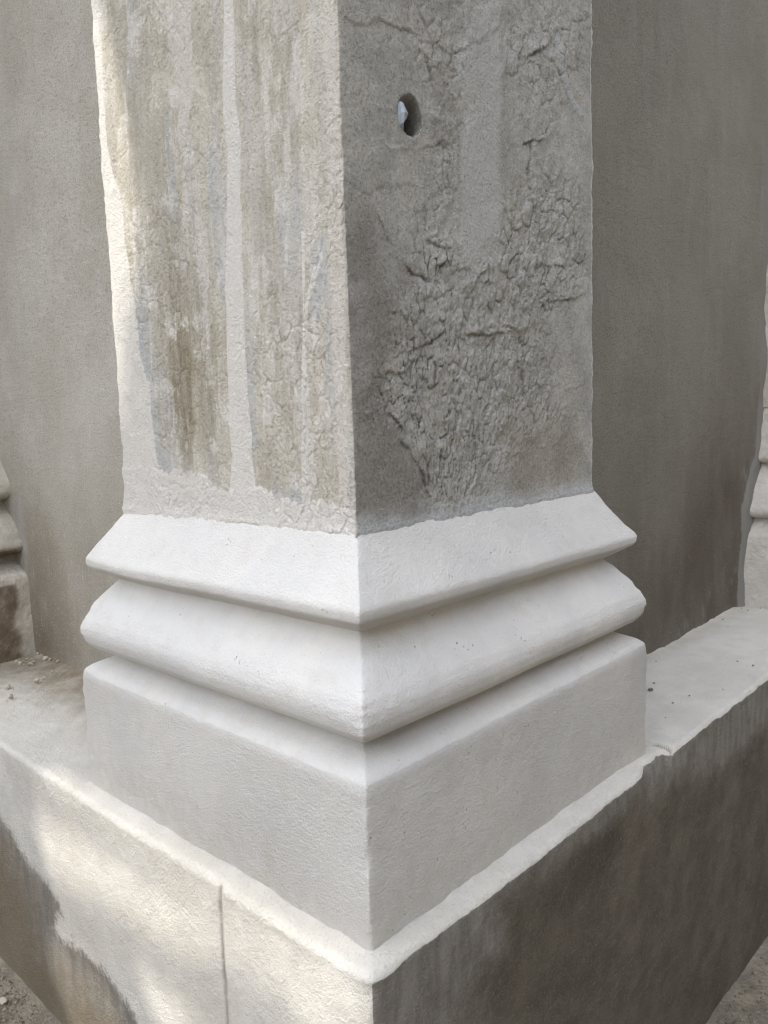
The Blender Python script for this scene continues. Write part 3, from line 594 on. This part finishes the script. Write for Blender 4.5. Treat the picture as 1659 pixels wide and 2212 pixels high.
# ---- shaft
zz = spacing(0.300, 2.0, 0.00125, 0.300, 0.87, 0.05)
ts = [tsub(0.16, 0.004), tsub(W1 - 2 * SH, 0.00125), tsub(W2 - 2 * SH, 0.00125), tsub(0.17, 0.004)]
store = {}
def shaft_h(X, Y, Z, sg):
    h = 0.0016 * fbm(X * 6 + 1.7, Y * 6, Z * 4, 3, seed=401) + 0.0006 * fbm(X * 40, Y * 40, Z * 25, 3, seed=402)
    # rough trowelled texture
    h = h + 0.0004 * fbm(X * 150, Y * 150, Z * 110, 3, seed=403, gain=0.7)
    for k, (cx, cy) in enumerate(((-W1 + SH, SH), (-SH, SH), (-SH, W2 - SH))):
        chip = 0.5 + 1.3 * np.clip(fbm(Z * 45, Z * 0 + k * 9.1, seed=410), -0.4, 1)
        h = h - (0.0013 if k != 2 else 0.0007) * chip * np.exp(-np.hypot(X - cx, Y - cy) / 0.003)
        if k == 0: h = h + 0.0006 * fbm(Z * 16, Z * 0, seed=411) * np.exp(-np.hypot(X - cx, Y - cy) / 0.03)
    h = h + (0.0012 + 0.0014 * fbm(X * 35, Y * 35, seed=404, oct=4)) * np.exp(-np.clip(Z - 0.3155, 0, 9) / 0.0035)
    h = h * np.where(Z > 0.9, 0.4, 1)
    # left face: raised wash stripes, ridges
    mL = (sg == 1)
    A = X[mL]; B = Z[mL]; J = 0.0014 * fbm(A * 90, B * 40, seed=420)
    hl = 0 * A
    for poly, up in ((STRIPE_A, 0.0007), (STRIPE_B, 0.0009), (STRIP_L, 0.0009), (WHITE_E, 0.0006), (BOTTOM_L, 0.0009)):
        hl = hl + up * pmask(A, B, poly, 0.002, J)
    wl2, _ = line_dist(A + 0.001 * fbm(B * 60, A * 60, seed=421), B, WHITE_D)
    hl = hl + 0.0009 * np.exp(-(wl2 / 0.0016) ** 2)
    f1, f2, cid, dx, dy = voro(A * 70 + 0.8 * fbm(A * 40, B * 40, seed=422), B * 55 + 0.8 * fbm(A * 40, B * 40, seed=423), 424)
    rough = sstep(0.05, 0.5, fbm(A * 9, B * 7, seed=425) + 0.25)
    hl = hl - 0.0009 * rough * (1 - sstep(0.02, 0.16, f2 - f1)) * (1 - pmask(A, B, STRIPE_B, 0.002, J)) * (1 - pmask(A, B, STRIP_L, 0.002, J))
    hl = hl + 0.0015 * rough * fbm(A * 100, B * 50, seed=426, oct=4, gain=0.65) * (1 - 0.8 * pmask(A, B, STRIPE_B, 0.002, J))
    h[mL] += hl
    # right face
    mR = (sg == 2)
    A = Y[mR]; B = Z[mR]
    wx = A + 0.0065 * fbm(A * 45, B * 45, seed=430, gain=0.75, oct=5); wz = B + 0.0065 * fbm(A * 45, B * 45, seed=431, gain=0.75, oct=5)
    hr = 0 * A; ck = 0 * A; rng = random.Random(5)
    for i, ln in enumerate(CRACKS):
        lo = min(p[0] for p in ln) - 0.02; hi = max(p[0] for p in ln) + 0.02; zl = min(p[1] for p in ln) - 0.02; zh = max(p[1] for p in ln) + 0.02
        s = (A > lo) & (A < hi) & (B > zl) & (B < zh)
        if not s.any(): continue
        d, sd_ = line_dist(wx[s], wz[s], ln)
        w = rng.uniform(0.0005, 0.0009) * (0.6 + 0.8 * np.clip(fbm(A[s] * 60, B[s] * 60, seed=900 + i) + 0.5, 0.1, 1)); dep = rng.uniform(0.0006, 0.0015) * (0.45 if i in (0, 5, 6) else 1); step = rng.uniform(0.0010, 0.0022) * (0.4 if i in (0, 5, 6) else 1)
        if A[s].size:
            ends = np.minimum(np.hypot(A[s] - ln[0][0], B[s] - ln[0][1]), np.hypot(A[s] - ln[-1][0], B[s] - ln[-1][1])); fade = sstep(0.0, 0.012, ends)
        vary = 0.55 + 0.9 * np.clip(fbm(A[s] * 70, B[s] * 70, seed=440 + i) + 0.25, 0, 1)
        hr[s] += fade * vary * (-dep * np.exp(-(d / w) ** 2) + step * np.tanh(d * sd_ / 0.0012) * np.exp(-d / 0.006))
        ck[s] = np.maximum(ck[s], (0.45 if i in (0, 5, 6) else 0.85) * fade * vary * np.exp(-(d / (w * 1.1)) ** 2))
    sc_ = 0 * A
    for ln in SCARS:
        d, sd_ = line_dist(wx, wz, ln)
        hr += 0.0007 * np.exp(-(d / 0.0014) ** 2); sc_ = np.maximum(sc_, np.exp(-(d / 0.0016) ** 2) * 0.4 * sstep(-0.2, 0.3, fbm(A * 80, B * 80, seed=462)))
    # flaked, crackled crust inside the fan-shaped area; cells run away from the bottom of the fan
    fan = pmask(A, B, FAN, 0.022, 0.012 * fbm(A * 25, B * 25, seed=450)); ftop = pmask(A, B, FANTOP, 0.03, 0.02 * fbm(A * 16, B * 16, seed=451))
    oy, oz = 0.155, 0.20
    ang = np.arctan2(A - oy, B - oz); rad = np.hypot(A - oy, B - oz)
    qx = ang * 0.33 * 100 + 0.55 * fbm(A * 45, B * 45, seed=452); qy = rad * 48 + 0.55 * fbm(A * 45, B * 45, seed=453)
    f1, f2, cid, dx, dy = voro(qx, qy, 454)
    e = f2 - f1
    g1, g2, cid2, _, _ = voro(qx * 2.1 + 7, qy * 2.1, 455); e2 = g2 - g1
    sel = sstep(0.30, 0.55, cid)      # only some cell borders opened up
    flake = (-0.0016 * (1 - sstep(0.0, 0.13, e)) * (0.3 + 0.7 * sel) * 1.9 + 0.0028 * (cid - 0.5) + 0.0026 * (dy * (cid - 0.3) + dx * (cid2 - 0.5)) - 0.0005 * (1 - sstep(0, 0.2, e2)))
    ftop = ftop * (1 - 0.75 * pmask(A, B, LIGHTCOL, 0.012, 0.012 * fbm(A * 30, B * 30, seed=461)))
    hr += 0.60 * flake * fan + 0.36 * flake * np.clip(ftop - fan, 0, 1)
    hr += (0.0016 * fan + 0.0011 * ftop + 0.0006) * fbm(A * 90, B * 90, seed=456, gain=0.65)
    ck = np.maximum(ck, (0.80 * fan + 0.50 * ftop) * (1 - sstep(0.03, 0.17, e)) * (0.35 + 0.65 * sel) * sstep(-0.5, 0.1, fbm(A * 60, B * 60, seed=457)))
    # smooth raised column of older coat and dribble
    hr += 0.0009 * pmask(A, B, LIGHTCOL, 0.004, 0.014 * fbm(A * 35, B * 35, seed=458, oct=5))
    d, _ = line_dist(A, B, DRIBBLE); hr += 0.0008 * (1 - sstep(0.003, 0.0055, d))
    hr += 0.0008 * pmask(A, B, BOTTOM_R, 0.004, 0.004 * fbm(A * 60, B * 40, seed=459))
    # weep hole: cut slanting into the shaft
    hd = np.hypot((A - 0.1245) / 0.0142, (B - 0.6490) / 0.0160) + 0.09 * fbm(A * 110, B * 110, seed=460, oct=3)
    hr = hr * sstep(1.0, 1.5, hd) - 0.034 * (1 - sstep(0.86, 1.02, hd)) 
    h[mR] += hr
    store['ck'] = ck; store['sc'] = sc_; store['mR'] = mR; store['fan'] = fan
    return h
P, X, Y, Z, sg = sweep(Qpier(), ts, np.full(len(zz), SH), zz, shaft_h, None)
mR = sg == 2; mL = sg == 1
at = {k: np.zeros_like(X) for k in ('side', 'stain', 'deep', 'blue', 'cream', 'white', 'darkr', 'lightr', 'brownr', 'crack', 'scar_light', 'bluer')}
at['side'][(sg >= 2)] = 1.0
A = X[mL]; B = Z[mL]; s0 = 0.004
wob = 0.0035 * fbm(A * 70, B * 20, seed=470, oct=5, gain=0.65)
wide = 0.016 * fbm(A * 40, B * 9, seed=474, oct=5, gain=0.6)
at['stain'][mL] = 0.75 * np.maximum.reduce([0.9 * pmask(A, B, STAIN, 0.022, wide) * sstep(0.575, 0.47, B + wide), 0.6 * pmask(A, B, STAIN3, 0.022, wide), 0.65 * pmask(A, B, STAIN4, 0.014, wide), 0.6 * pmask(A, B, STAIN5, 0.02, wide), 0.66 * sstep(-0.2, 0.3, fbm(A * 30, B * 9, seed=471, oct=5, gain=0.6))])
at['deep'][mL] = 0.8 * pmask(A, B, STAIN2, 0.024, wide)
at['blue'][mL] = np.maximum.reduce([0.58 * pmask(A, B, p, 0.012, wide * 0.5) for p in (BLUE_L, BLUE_M, BLUE_R, BLUE_B)] + [0.45 * sstep(0.0, 0.5, fbm(A * 36, B * 7, seed=472))])
at['cream'][mL] = np.maximum.reduce([1.3 * pmask(A, B, STRIPE_A, 0.003, wob), pmask(A, B, CREAM_R, 0.008, wob) * 0.8, pmask(A, B, WHITE_E, 0.002, wob), 0.42 * sstep(0.57, 0.60, A * 0 + 0.58)])
wd, _ = line_dist(A, B, WHITE_D)
at['white'][mL] = np.maximum.reduce([1.2 * pmask(A, B, STRIPE_B, 0.003, wob), 1.1 * pmask(A, B, STRIP_L, 0.004, wob), pmask(A, B, WHITE_C, 0.0015, wob) * 0.8, 1 - sstep(0.001, 0.0022, wd), pmask(A, B, BOTTOM_L, 0.005, wob * 3),
                                     0.46 * sstep(-0.02, 0.28, fbm(A * 60, B * 14, seed=473, oct=5, gain=0.65)), 0.50 * sstep(0.0, 0.4, fbm(A * 34, B * 34, seed=483))])
A = Y[mR]; B = Z[mR]; wob = 0.010 * fbm(A * 28, B * 28, seed=475, oct=5, gain=0.6)
at['darkr'][mR] = pmask(A, B, DARKL, 0.02, wob * 2)
at['lightr'][mR] = np.maximum(pmask(A, B, LIGHTCOL, 0.012, wob), 0.5 * sstep(0.0, 0.5, fbm(A * 9, B * 9, seed=476)))
at['brownr'][mR] = np.maximum(pmask(A, B, BROWNR, 0.03, wob * 2.5), 0.3 * sstep(0.1, 0.6, fbm(A * 12, B * 7, seed=477)))
hd = np.hypot((A - 0.1245) / 0.0142, (B - 0.6490) / 0.0160)
at['crack'][mR] = store['ck'] * sstep(1.0, 1.3, hd)
db, _ = line_dist(A + 0.003 * fbm(A * 50, B * 50, seed=480), B, BLUELINE); dd_, _ = line_dist(A, B, DRIBBLE)
at['scar_light'][mR] = np.maximum.reduce([store['sc'], 0.30 * store['fan'] * sstep(0.1, 0.5, fbm(A * 70, B * 70, seed=478)), 0.8 * np.exp(-((A - (W2 - SH)) / 0.0035) ** 2), 0.5 * np.exp(-np.clip((hd - 1.05) / 0.18, 0, 9) ** 2) * (B < 0.642) * (A > 0.12)])
at['bluer'][mR] = np.maximum.reduce([1 - sstep(0.0035, 0.006, dd_), 0.7 * (1 - sstep(0.001, 0.004, db)) * sstep(-0.2, 0.3, fbm(A * 70, B * 70, seed=481)), 1.0 * np.exp(-np.clip(B - 0.315 + wob, 0, 1) / 0.012), 0.75 * np.exp(-((A - (W2 - SH)) / 0.006) ** 2) * (B < 0.55)])
shaft = under(grid_mesh('shaft', P, at, SHAFT), pier)

# plug sitting in the weep hole
rng = random.Random(11)
vs_, fs_ = [], []
N = 10
for r_, (rad, dep) in enumerate(((1.0, -0.0305), (1.02, -0.006), (0.86, -0.0035), (0.30, -0.0045))):
    for k in range(N):
        a = 2 * PI * k / N
        jr = 1 + 0.07 * math.sin(3.1 * k + r_)
        vs_.append((-SH + dep - 0.010 * math.cos(a), 0.1192 + 0.0100 * rad * jr * math.cos(a), 0.6465 + 0.0135 * rad * jr * math.sin(a)))
for r_ in range(3):
    for k in range(N):
        a, b = r_ * N + k, r_ * N + (k + 1) % N
        fs_.append((a, b, b + N, a + N))
fs_.append(tuple(3 * N + k for k in range(N)))
plug = under(poly_mesh('plug', vs_, fs_, PLUG), pier)
plug['label'] = 'pale blue grey plug inside the hole in the shaft'

# ------------------------------------------------------------------ neighbouring piers
def old_lime(name, a, b, dirt):
    m = Mat(name, 0.92)
    c = m.mix(m.ramp(m.noise(24, 5, 0.6), 0.35, 0.65), lin(a), lin(b))
    c = m.mix(m.math('MULTIPLY', m.attr('dust_tone'), m.ramp(m.noise(40, 5, 0.6), 0.3, 0.6, 0.6, 1.0)), c, lin(dirt))
    sp = m.ramp(m.vor(300), 0.0, 0.2, 1.0, 0.0)
    c = m.mix(m.math('MULTIPLY', m.math('MULTIPLY', sp, m.ramp(m.noise(50, 2), 0.5, 0.6)), 0.6), c, lin(dirt))
    m.bump(m.noise(110, 5, 0.65), 0.004); m.bump(m.noise(500, 3, 0.7), 0.0008)
    return m.done(c)
OLD_L = old_lime('old_left_pier_plaster', (206, 198, 184), (182, 176, 164), (112, 96, 76))
OLD_R = old_lime('old_right_pier_plaster', (214, 208, 199), (202, 194, 182), (170, 156, 136))

def side_pier(label, loc, Q, ts, parts, mat, seed, tonef):
    e = empty('pier', loc); tag(e, label, 'pier')
    for nm, prof in parts:
        pr = resample(prof, 0.003, 0.0035) if nm != 'shaft' else np.array(prof, float)
        if nm == 'shaft':
            z = np.concatenate([np.linspace(prof[0][1], 0.95, 160), np.linspace(0.98, 2.0, 12)]); pr = np.stack([np.full(len(z), prof[0][0]), z], -1)[::-1]
        def hf(X, Y, Z, sg):
            return 0.0022 * fbm(X * 12, Y * 12, Z * 12, 3, seed=seed) + 0.0016 * fbm(X * 60, Y * 60, Z * 60, 3, seed=seed + 3)
        zf = (lambda X, Y, Z: 0.002 * fbm(X * 12, Y * 12, seed=seed + 5)) if nm != 'shaft' else None
        P, X, Y, Z, sg = sweep(Q, ts, pr[:, 0], pr[:, 1], hf, zf)
        under(grid_mesh(nm, P, dict(dust_tone=tonef(nm, X, Y, Z)), mat, flip=True), e)
    return e
XL = -1.02
def Ql(d):
    one = np.ones_like(d)
    return [(XL - 0.45 + d, (YW + 0.02) * one), (XL - 0.45 + d, d), (XL - d, d), (XL - d, (YW + 0.02) * one)]
side_pier('smaller looking dirty pier at the far left edge with dark gaps under its mouldings', (XL - 0.2, 0.1, 0), Ql, [tsub(0.2, 0.02), tsub(0.45, 0.006), tsub(0.2, 0.003)],
    (('shaft', [(0.085, 0.355)]),
     ('lip_moulding', [(0.092, 0.362), (0.085, 0.356), (0.060, 0.325), (0.046, 0.305), (0.044, 0.293), (0.050, 0.286), (0.078, 0.278), (0.088, 0.276)]),
     ('torus_moulding', [(0.088, 0.282), (0.078, 0.262), (0.050, 0.246), (0.026, 0.222), (0.014, 0.204), (0.014, 0.194), (0.022, 0.187), (0.050, 0.180), (0.062, 0.178)]),
     ('plinth_block', [(0.062, 0.184), (0.052, 0.168), (0.012, 0.150), (0.004, 0.143), (0.002, 0.132), (0.0, -0.006)])), OLD_L, 500,
    lambda nm, X, Y, Z: (sstep(0.012, 0.0, (Y - (YW - 0.034)) + 0.012 * fbm(Y * 30, Z * 30, seed=505)) * 0.95 * (Z < 0.135) if nm == 'plinth_block' else 0.35 * sstep(0, 0.6, fbm(X * 20, Y * 20, Z * 20, seed=506)) + (0.8 * sstep(0.20, 0.19, Z) if nm == 'torus_moulding' else 0)))  # torus takes a darker tone below its bulge
YR = 1.255
def Qr(d):
    one = np.ones_like(d)
    return [((XW - 0.02) * one, YR + d), (-d, YR + d), (-d, YR + 0.47 - d), ((XW - 0.02) * one, YR + 0.47 - d)]
# path turned so that faces look outwards like the main pier's
def Qr2(d): return Qr(d)
side_pier('far cream pier at the right edge beyond the dark wall', (-0.1, YR + 0.2, 0), Qr2, [tsub(0.19, 0.003), tsub(0.45, 0.006), tsub(0.2, 0.02)],
    (('shaft', [(0.100, 0.40)]),
     ('lip_moulding', [(0.105, 0.405), (0.098, 0.39), (0.088, 0.33), (0.082, 0.305), (0.080, 0.296), (0.084, 0.290), (0.098, 0.285), (0.104, 0.284)]),
     ('torus_moulding', [(0.104, 0.289), (0.094, 0.276), (0.066, 0.250), (0.040, 0.215), (0.028, 0.195), (0.028, 0.186), (0.034, 0.180), (0.05, 0.176), (0.056, 0.175)]),
     ('plinth_block', [(0.056, 0.180), (0.048, 0.170), (0.030, 0.152), (0.020, 0.145), (0.014, 0.130), (0.0, -0.006)])), OLD_R, 540,
    lambda nm, X, Y, Z: 0.25 * sstep(0, 0.6, fbm(X * 14, Y * 14, Z * 14, seed=546)) + 0 * Z)

# ------------------------------------------------------------------ walls
def wall(name, label, mat, left):
    if left:
        a = spacing(-2.58, XW - 0.04, 0.0032, -1.10, -0.36, 0.04)
    else:
        a = spacing(YW + 0.04, 3.18, 0.0032, 0.38, 1.42, 0.04)
    z = spacing(-0.02, 2.0, 0.0032, -0.02, 0.92, 0.05)
    A, B = np.meshgrid(a, z, indexing='ij')
    h = 0.0022 * fbm(A * 5, B * 5, seed=600 + left, oct=3) + 0.0006 * fbm(A * 45, B * 45, seed=610 + left, oct=3)
    h = h + 0.003 * np.exp(-np.clip(B, 0, 9) / 0.006)
    at = dict(low=sstep(0.50, 0.02, B + 0.05 * fbm(A * 5, B * 5, seed=620 + left)), fleck=0 * A, patch=0 * A)
    if left:
        fl = 0 * A; rg = random.Random(3)
        for (x, zc) in WALLFLECK:
            rx, rz, tilt = rg.uniform(0.0010, 0.0020), rg.uniform(0.003, 0.009), rg.uniform(-0.15, 0.15)
            q = np.hypot((A - x - tilt * (B - zc)) / rx, (B - zc) / rz); k = np.exp(-q ** 2)
            fl = np.maximum(fl, k); h = h + 0.0008 * k
        at['fleck'] = fl
        at['patch'] = np.maximum(0.55 * np.exp(-((A + 1.035 + 0.02 * fbm(B * 20, A * 20, seed=631)) / 0.03) ** 2) * sstep(0.05, 0.2, B) * sstep(0.36, 0.25, B), 0.35 * sstep(0.2, 0.6, fbm(A * 8, B * 4, seed=630)))
        P = np.stack([A, YW - h, B], -1)
        at['low'] = at['low'] * (0.6 + 0.4 * sstep(-0.80, -1.0, A) )
    else:
        pt = 0 * A; rg = random.Random(4)
        for (y, zc) in WALLPATCH:
            q = np.hypot((A - y) / rg.uniform(0.02, 0.035), (B - zc) / rg.uniform(0.014, 0.03)); pt = np.maximum(pt, np.exp(-q ** 2) * 0.42)
        # cement smeared over the joint with the far pier
        edge = np.interp(B, [0, .15, .2, .27, .30, .36, .45, .6, .9], [1.245, 1.262, 1.262, 1.30, 1.335, 1.345, 1.352, 1.352, 1.352])
        pt = np.maximum(pt, 1.2 * sstep(-0.022, -0.004, A - edge + 0.006 * fbm(A * 30, B * 18, seed=641)))
        h = h + 0.012 * sstep(-0.03, 0.01, A - edge) * (0.8 + 0.6 * fbm(A * 20, B * 14, seed=642))
        at['patch'] = pt
        at['low'] = np.clip(at['low'] * 0.9 + 0.55 * sstep(0.75, 1.25, A) * sstep(0.75, 0.2, B), 0, 1)  # darker towards bottom right, partly corner shade put into the colour
        P = np.stack([XW + h, A, B], -1)
    o = grid_mesh(name, P, at, mat, flip=not left)
    if left: o.data.flip_normals()
    else: o.data.flip_normals()
    return tag(o, label, 'wall')
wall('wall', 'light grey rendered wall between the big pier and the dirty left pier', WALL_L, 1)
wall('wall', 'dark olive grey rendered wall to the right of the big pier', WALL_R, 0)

# ------------------------------------------------------------------ loose bits
def chunk(name, r, flat, seed, mat):
    import bmesh
    bm = bmesh.new(); bmesh.ops.create_icosphere(bm, subdivisions=2, radius=1)
    for v in bm.verts:
        k = 1 + 0.45 * mnoise.noise(v.co * 1.3 + Vector((seed * 3.7, 0, 0))) + 0.18 * mnoise.noise(v.co * 4 + Vector((0, seed, 0)))
        v.co = Vector((v.co.x * r * k, v.co.y * r * k * 0.75, v.co.z * r * flat * k))
    me = bpy.data.meshes.new(name); bm.to_mesh(me); bm.free(); me.materials.append(mat)
    return me
rg = random.Random(8)
cm = [chunk('mortar_crumb', 1, 0.6, s, CRUMB) for s in range(5)]
def put(name, me, x, y, z, s, label, cat, group):
    o = bpy.data.objects.new(name, me); C.objects.link(o); o.location = (x, y, z); o.scale = (s, s, s); o.rotation_euler = (rg.uniform(-.3, .3), rg.uniform(-.3, .3), rg.uniform(0, 6.28))
    return tag(o, label, cat, group)
for i, (x, y) in enumerate(CRUMBS):
    for j in range(2):
        xx = x + (rg.uniform(-0.012, 0.012) if j else 0); yy = min(y + (rg.uniform(-0.01, 0.006) if j else 0), YW - 0.004); s = rg.choice((0.0028, 0.0038, 0.0055)) * (0.6 if j else 1)
        put('mortar_crumb', cm[(i + j) % 5], xx, yy, 0.0022 + s * 0.45 + 0.0045 * max(0, min(1, (yy - YW + 0.045) / 0.04)), s, 'small pale mortar crumb lying on the left ledge near the wall', 'mortar crumb', 'mortar crumbs on the left ledge')
pm_ = [chunk('pebble', 1, 0.55, s + 20, PEB) for s in range(4)]
for i, (x, y) in enumerate(PEBBLES):
    if i == 0:
        put('pebble', pm_[0], x + 0.004, y, 0.002, 0.0040, 'largest grey pebble on the right ledge, close to the plinth block', 'pebble', None); continue
    s = rg.uniform(0.0010, 0.0020)
    put('pebble', pm_[i % 4], x, y, 0.001 + s * 0.2, s, 'tiny grey pebble scattered on the right ledge', 'pebble', 'tiny pebbles on the right ledge')
for lab, x, y, s in (('white plaster flake on the ground at the lower left edge', -0.722, -0.105, 0.013), ('narrow white plaster flake on the ground next to the footing wall', -0.628, -0.055, 0.0075)):
    o = put('plaster_flake', chunk('plaster_flake', 1, 0.25, s * 900, FLAKE), x, y, float(ground_z(x, y)) + 0.004, s, lab, 'plaster flake', None)
x, y = 0.115, 0.700
put('stone', chunk('stone', 1, 0.6, 77, DARKST), x, y, float(ground_z(x, y)) + 0.003, 0.007, 'small dark stone on the gritty ground at lower right', 'stone', None)

# grit: too many to count
def grit(n, box, seed):
    r = np.random.RandomState(seed)
    base = np.array([(1, 0, 0), (0, 1, 0), (-1, 0, 0), (0, -1, 0), (0, 0, .7), (0, 0, -.7)]); fc = [(0, 1, 4), (1, 2, 4), (2, 3, 4), (3, 0, 4), (1, 0, 5), (2, 1, 5), (3, 2, 5), (0, 3, 5)]
    V = []; F = []
    x = r.uniform(box[0], box[1], n); y = r.uniform(box[2], box[3], n); z = ground_z(x, y)
    for i in range(n):
        s = 0.0012 + 0.0035 * r.rand() ** 3; a = r.rand() * 6.28
        b = base * s * r.uniform(0.6, 1.3, (6, 3)); c_, s_ = math.cos(a), math.sin(a)
        V += [(x[i] + p[0] * c_ - p[1] * s_, y[i] + p[0] * s_ + p[1] * c_, z[i] + p[2] + s * 0.2) for p in b]
        F += [tuple(q + i * 6 for q in f) for f in fc]
    return V, F
V1, F1 = grit(5000, (-1.0, -0.3, -0.35, -0.03), 1); V2, F2 = grit(7000, (0.03, 0.35, 0.45, 1.15), 2)
gm_ = mat_simple('grit', (150, 138, 118), (96, 86, 72), 120, 500, 0.001)
g = poly_mesh('gravel', V1 + V2, F1 + [tuple(q + len(V1) for q in f) for f in F2], gm_)
tag(g, 'fine loose grit on the ground beside the footing wall', 'gravel', None, 'stuff')

# ------------------------------------------------------------------ light blockers added outside the frame
# walls added out of view to block low skylight and dim the right faces
def box(name, x0, x1, y0, y1, z0, z1, mat):
    v = [(x, y, z) for x in (x0, x1) for y in (y0, y1) for z in (z0, z1)]
    f = [(0, 1, 3, 2), (4, 6, 7, 5), (0, 4, 5, 1), (2, 3, 7, 6), (0, 2, 6, 4), (1, 5, 7, 3)]
    return poly_mesh(name, v, f, mat)
for (x0, x1, y0, y1, h_, lab) in ((3.0, 3.2, -3.0, 7.0, 2.5, 'tall grey blocker wall added out of view to dim the right side of the pier'),
                                (-7.0, 3.0, -4.7, -4.5, 1.5, 'grey blocker wall added out of view to cut low skylight on the left side of the pier')):
    b = box('sky_blocker_wall', x0, x1, y0, y1, -0.6, h_, OPP); tag(b, lab, 'wall')

# unseen sheet added towards the sun, slits cut to cast the sun patches
DC = 2.4
ax = Vector((0, 0, 1)).cross(S).normalized(); ay = S.cross(ax)
cen = Vector((-0.45, 0.03, 0.15)) + S * DC
def to_sheet(p):
    q = Vector(p) - cen; return (q.dot(ax), q.dot(ay))
holes = [[to_sheet((x, -E1, z)) for x, z in LIT1], [to_sheet((x, -E1, z)) for x, z in LIT2],
         [to_sheet((x, SH, z)) for x, z in ((-0.46, 0.86), (-0.385, 0.83), (-0.352, 0.72), (-0.336, 0.62), (-0.356, 0.55), (-0.385, 0.50), (-0.40, 0.42), (-0.46, 0.40))], [to_sheet((x, y, 0.0)) for x, y in ((-0.52, -0.030), (0.0, -0.032), (0.0, -0.017), (-0.44, -0.015), (-0.52, -0.012))],
         [to_sheet((x, -E1, z)) for x, z in LIT3]]
st = 0.008
ca = np.arange(-0.85, 0.85, st); cb = np.arange(-0.80, 0.95, st)
CA, CB = np.meshgrid(ca + st / 2, cb + st / 2, indexing='ij')
cut = np.zeros(CA.shape, bool)
for hpoly in holes: cut |= poly_sd(CA, CB, hpoly) > 0
vid = {}; V = []; F = []
def vget(i, j):
    if (i, j) not in vid:
        vid[(i, j)] = len(V); p = cen + ax * float(ca[0] + i * st) + ay * float(cb[0] + j * st); V.append(tuple(p))
    return vid[(i, j)]
for i in range(len(ca)):
    for j in range(len(cb)):
        if not cut[i, j]: F.append((vget(i, j), vget(i + 1, j), vget(i + 1, j + 1), vget(i, j + 1)))
cl = poly_mesh('sun_blocker', V, F, BLOCKER)
sm = cl.modifiers.new('thickness', 'SOLIDIFY'); sm.thickness = 0.004
tag(cl, 'grey green sheet with cut slits, added out of view to shape the sun patches', 'shade cloth')
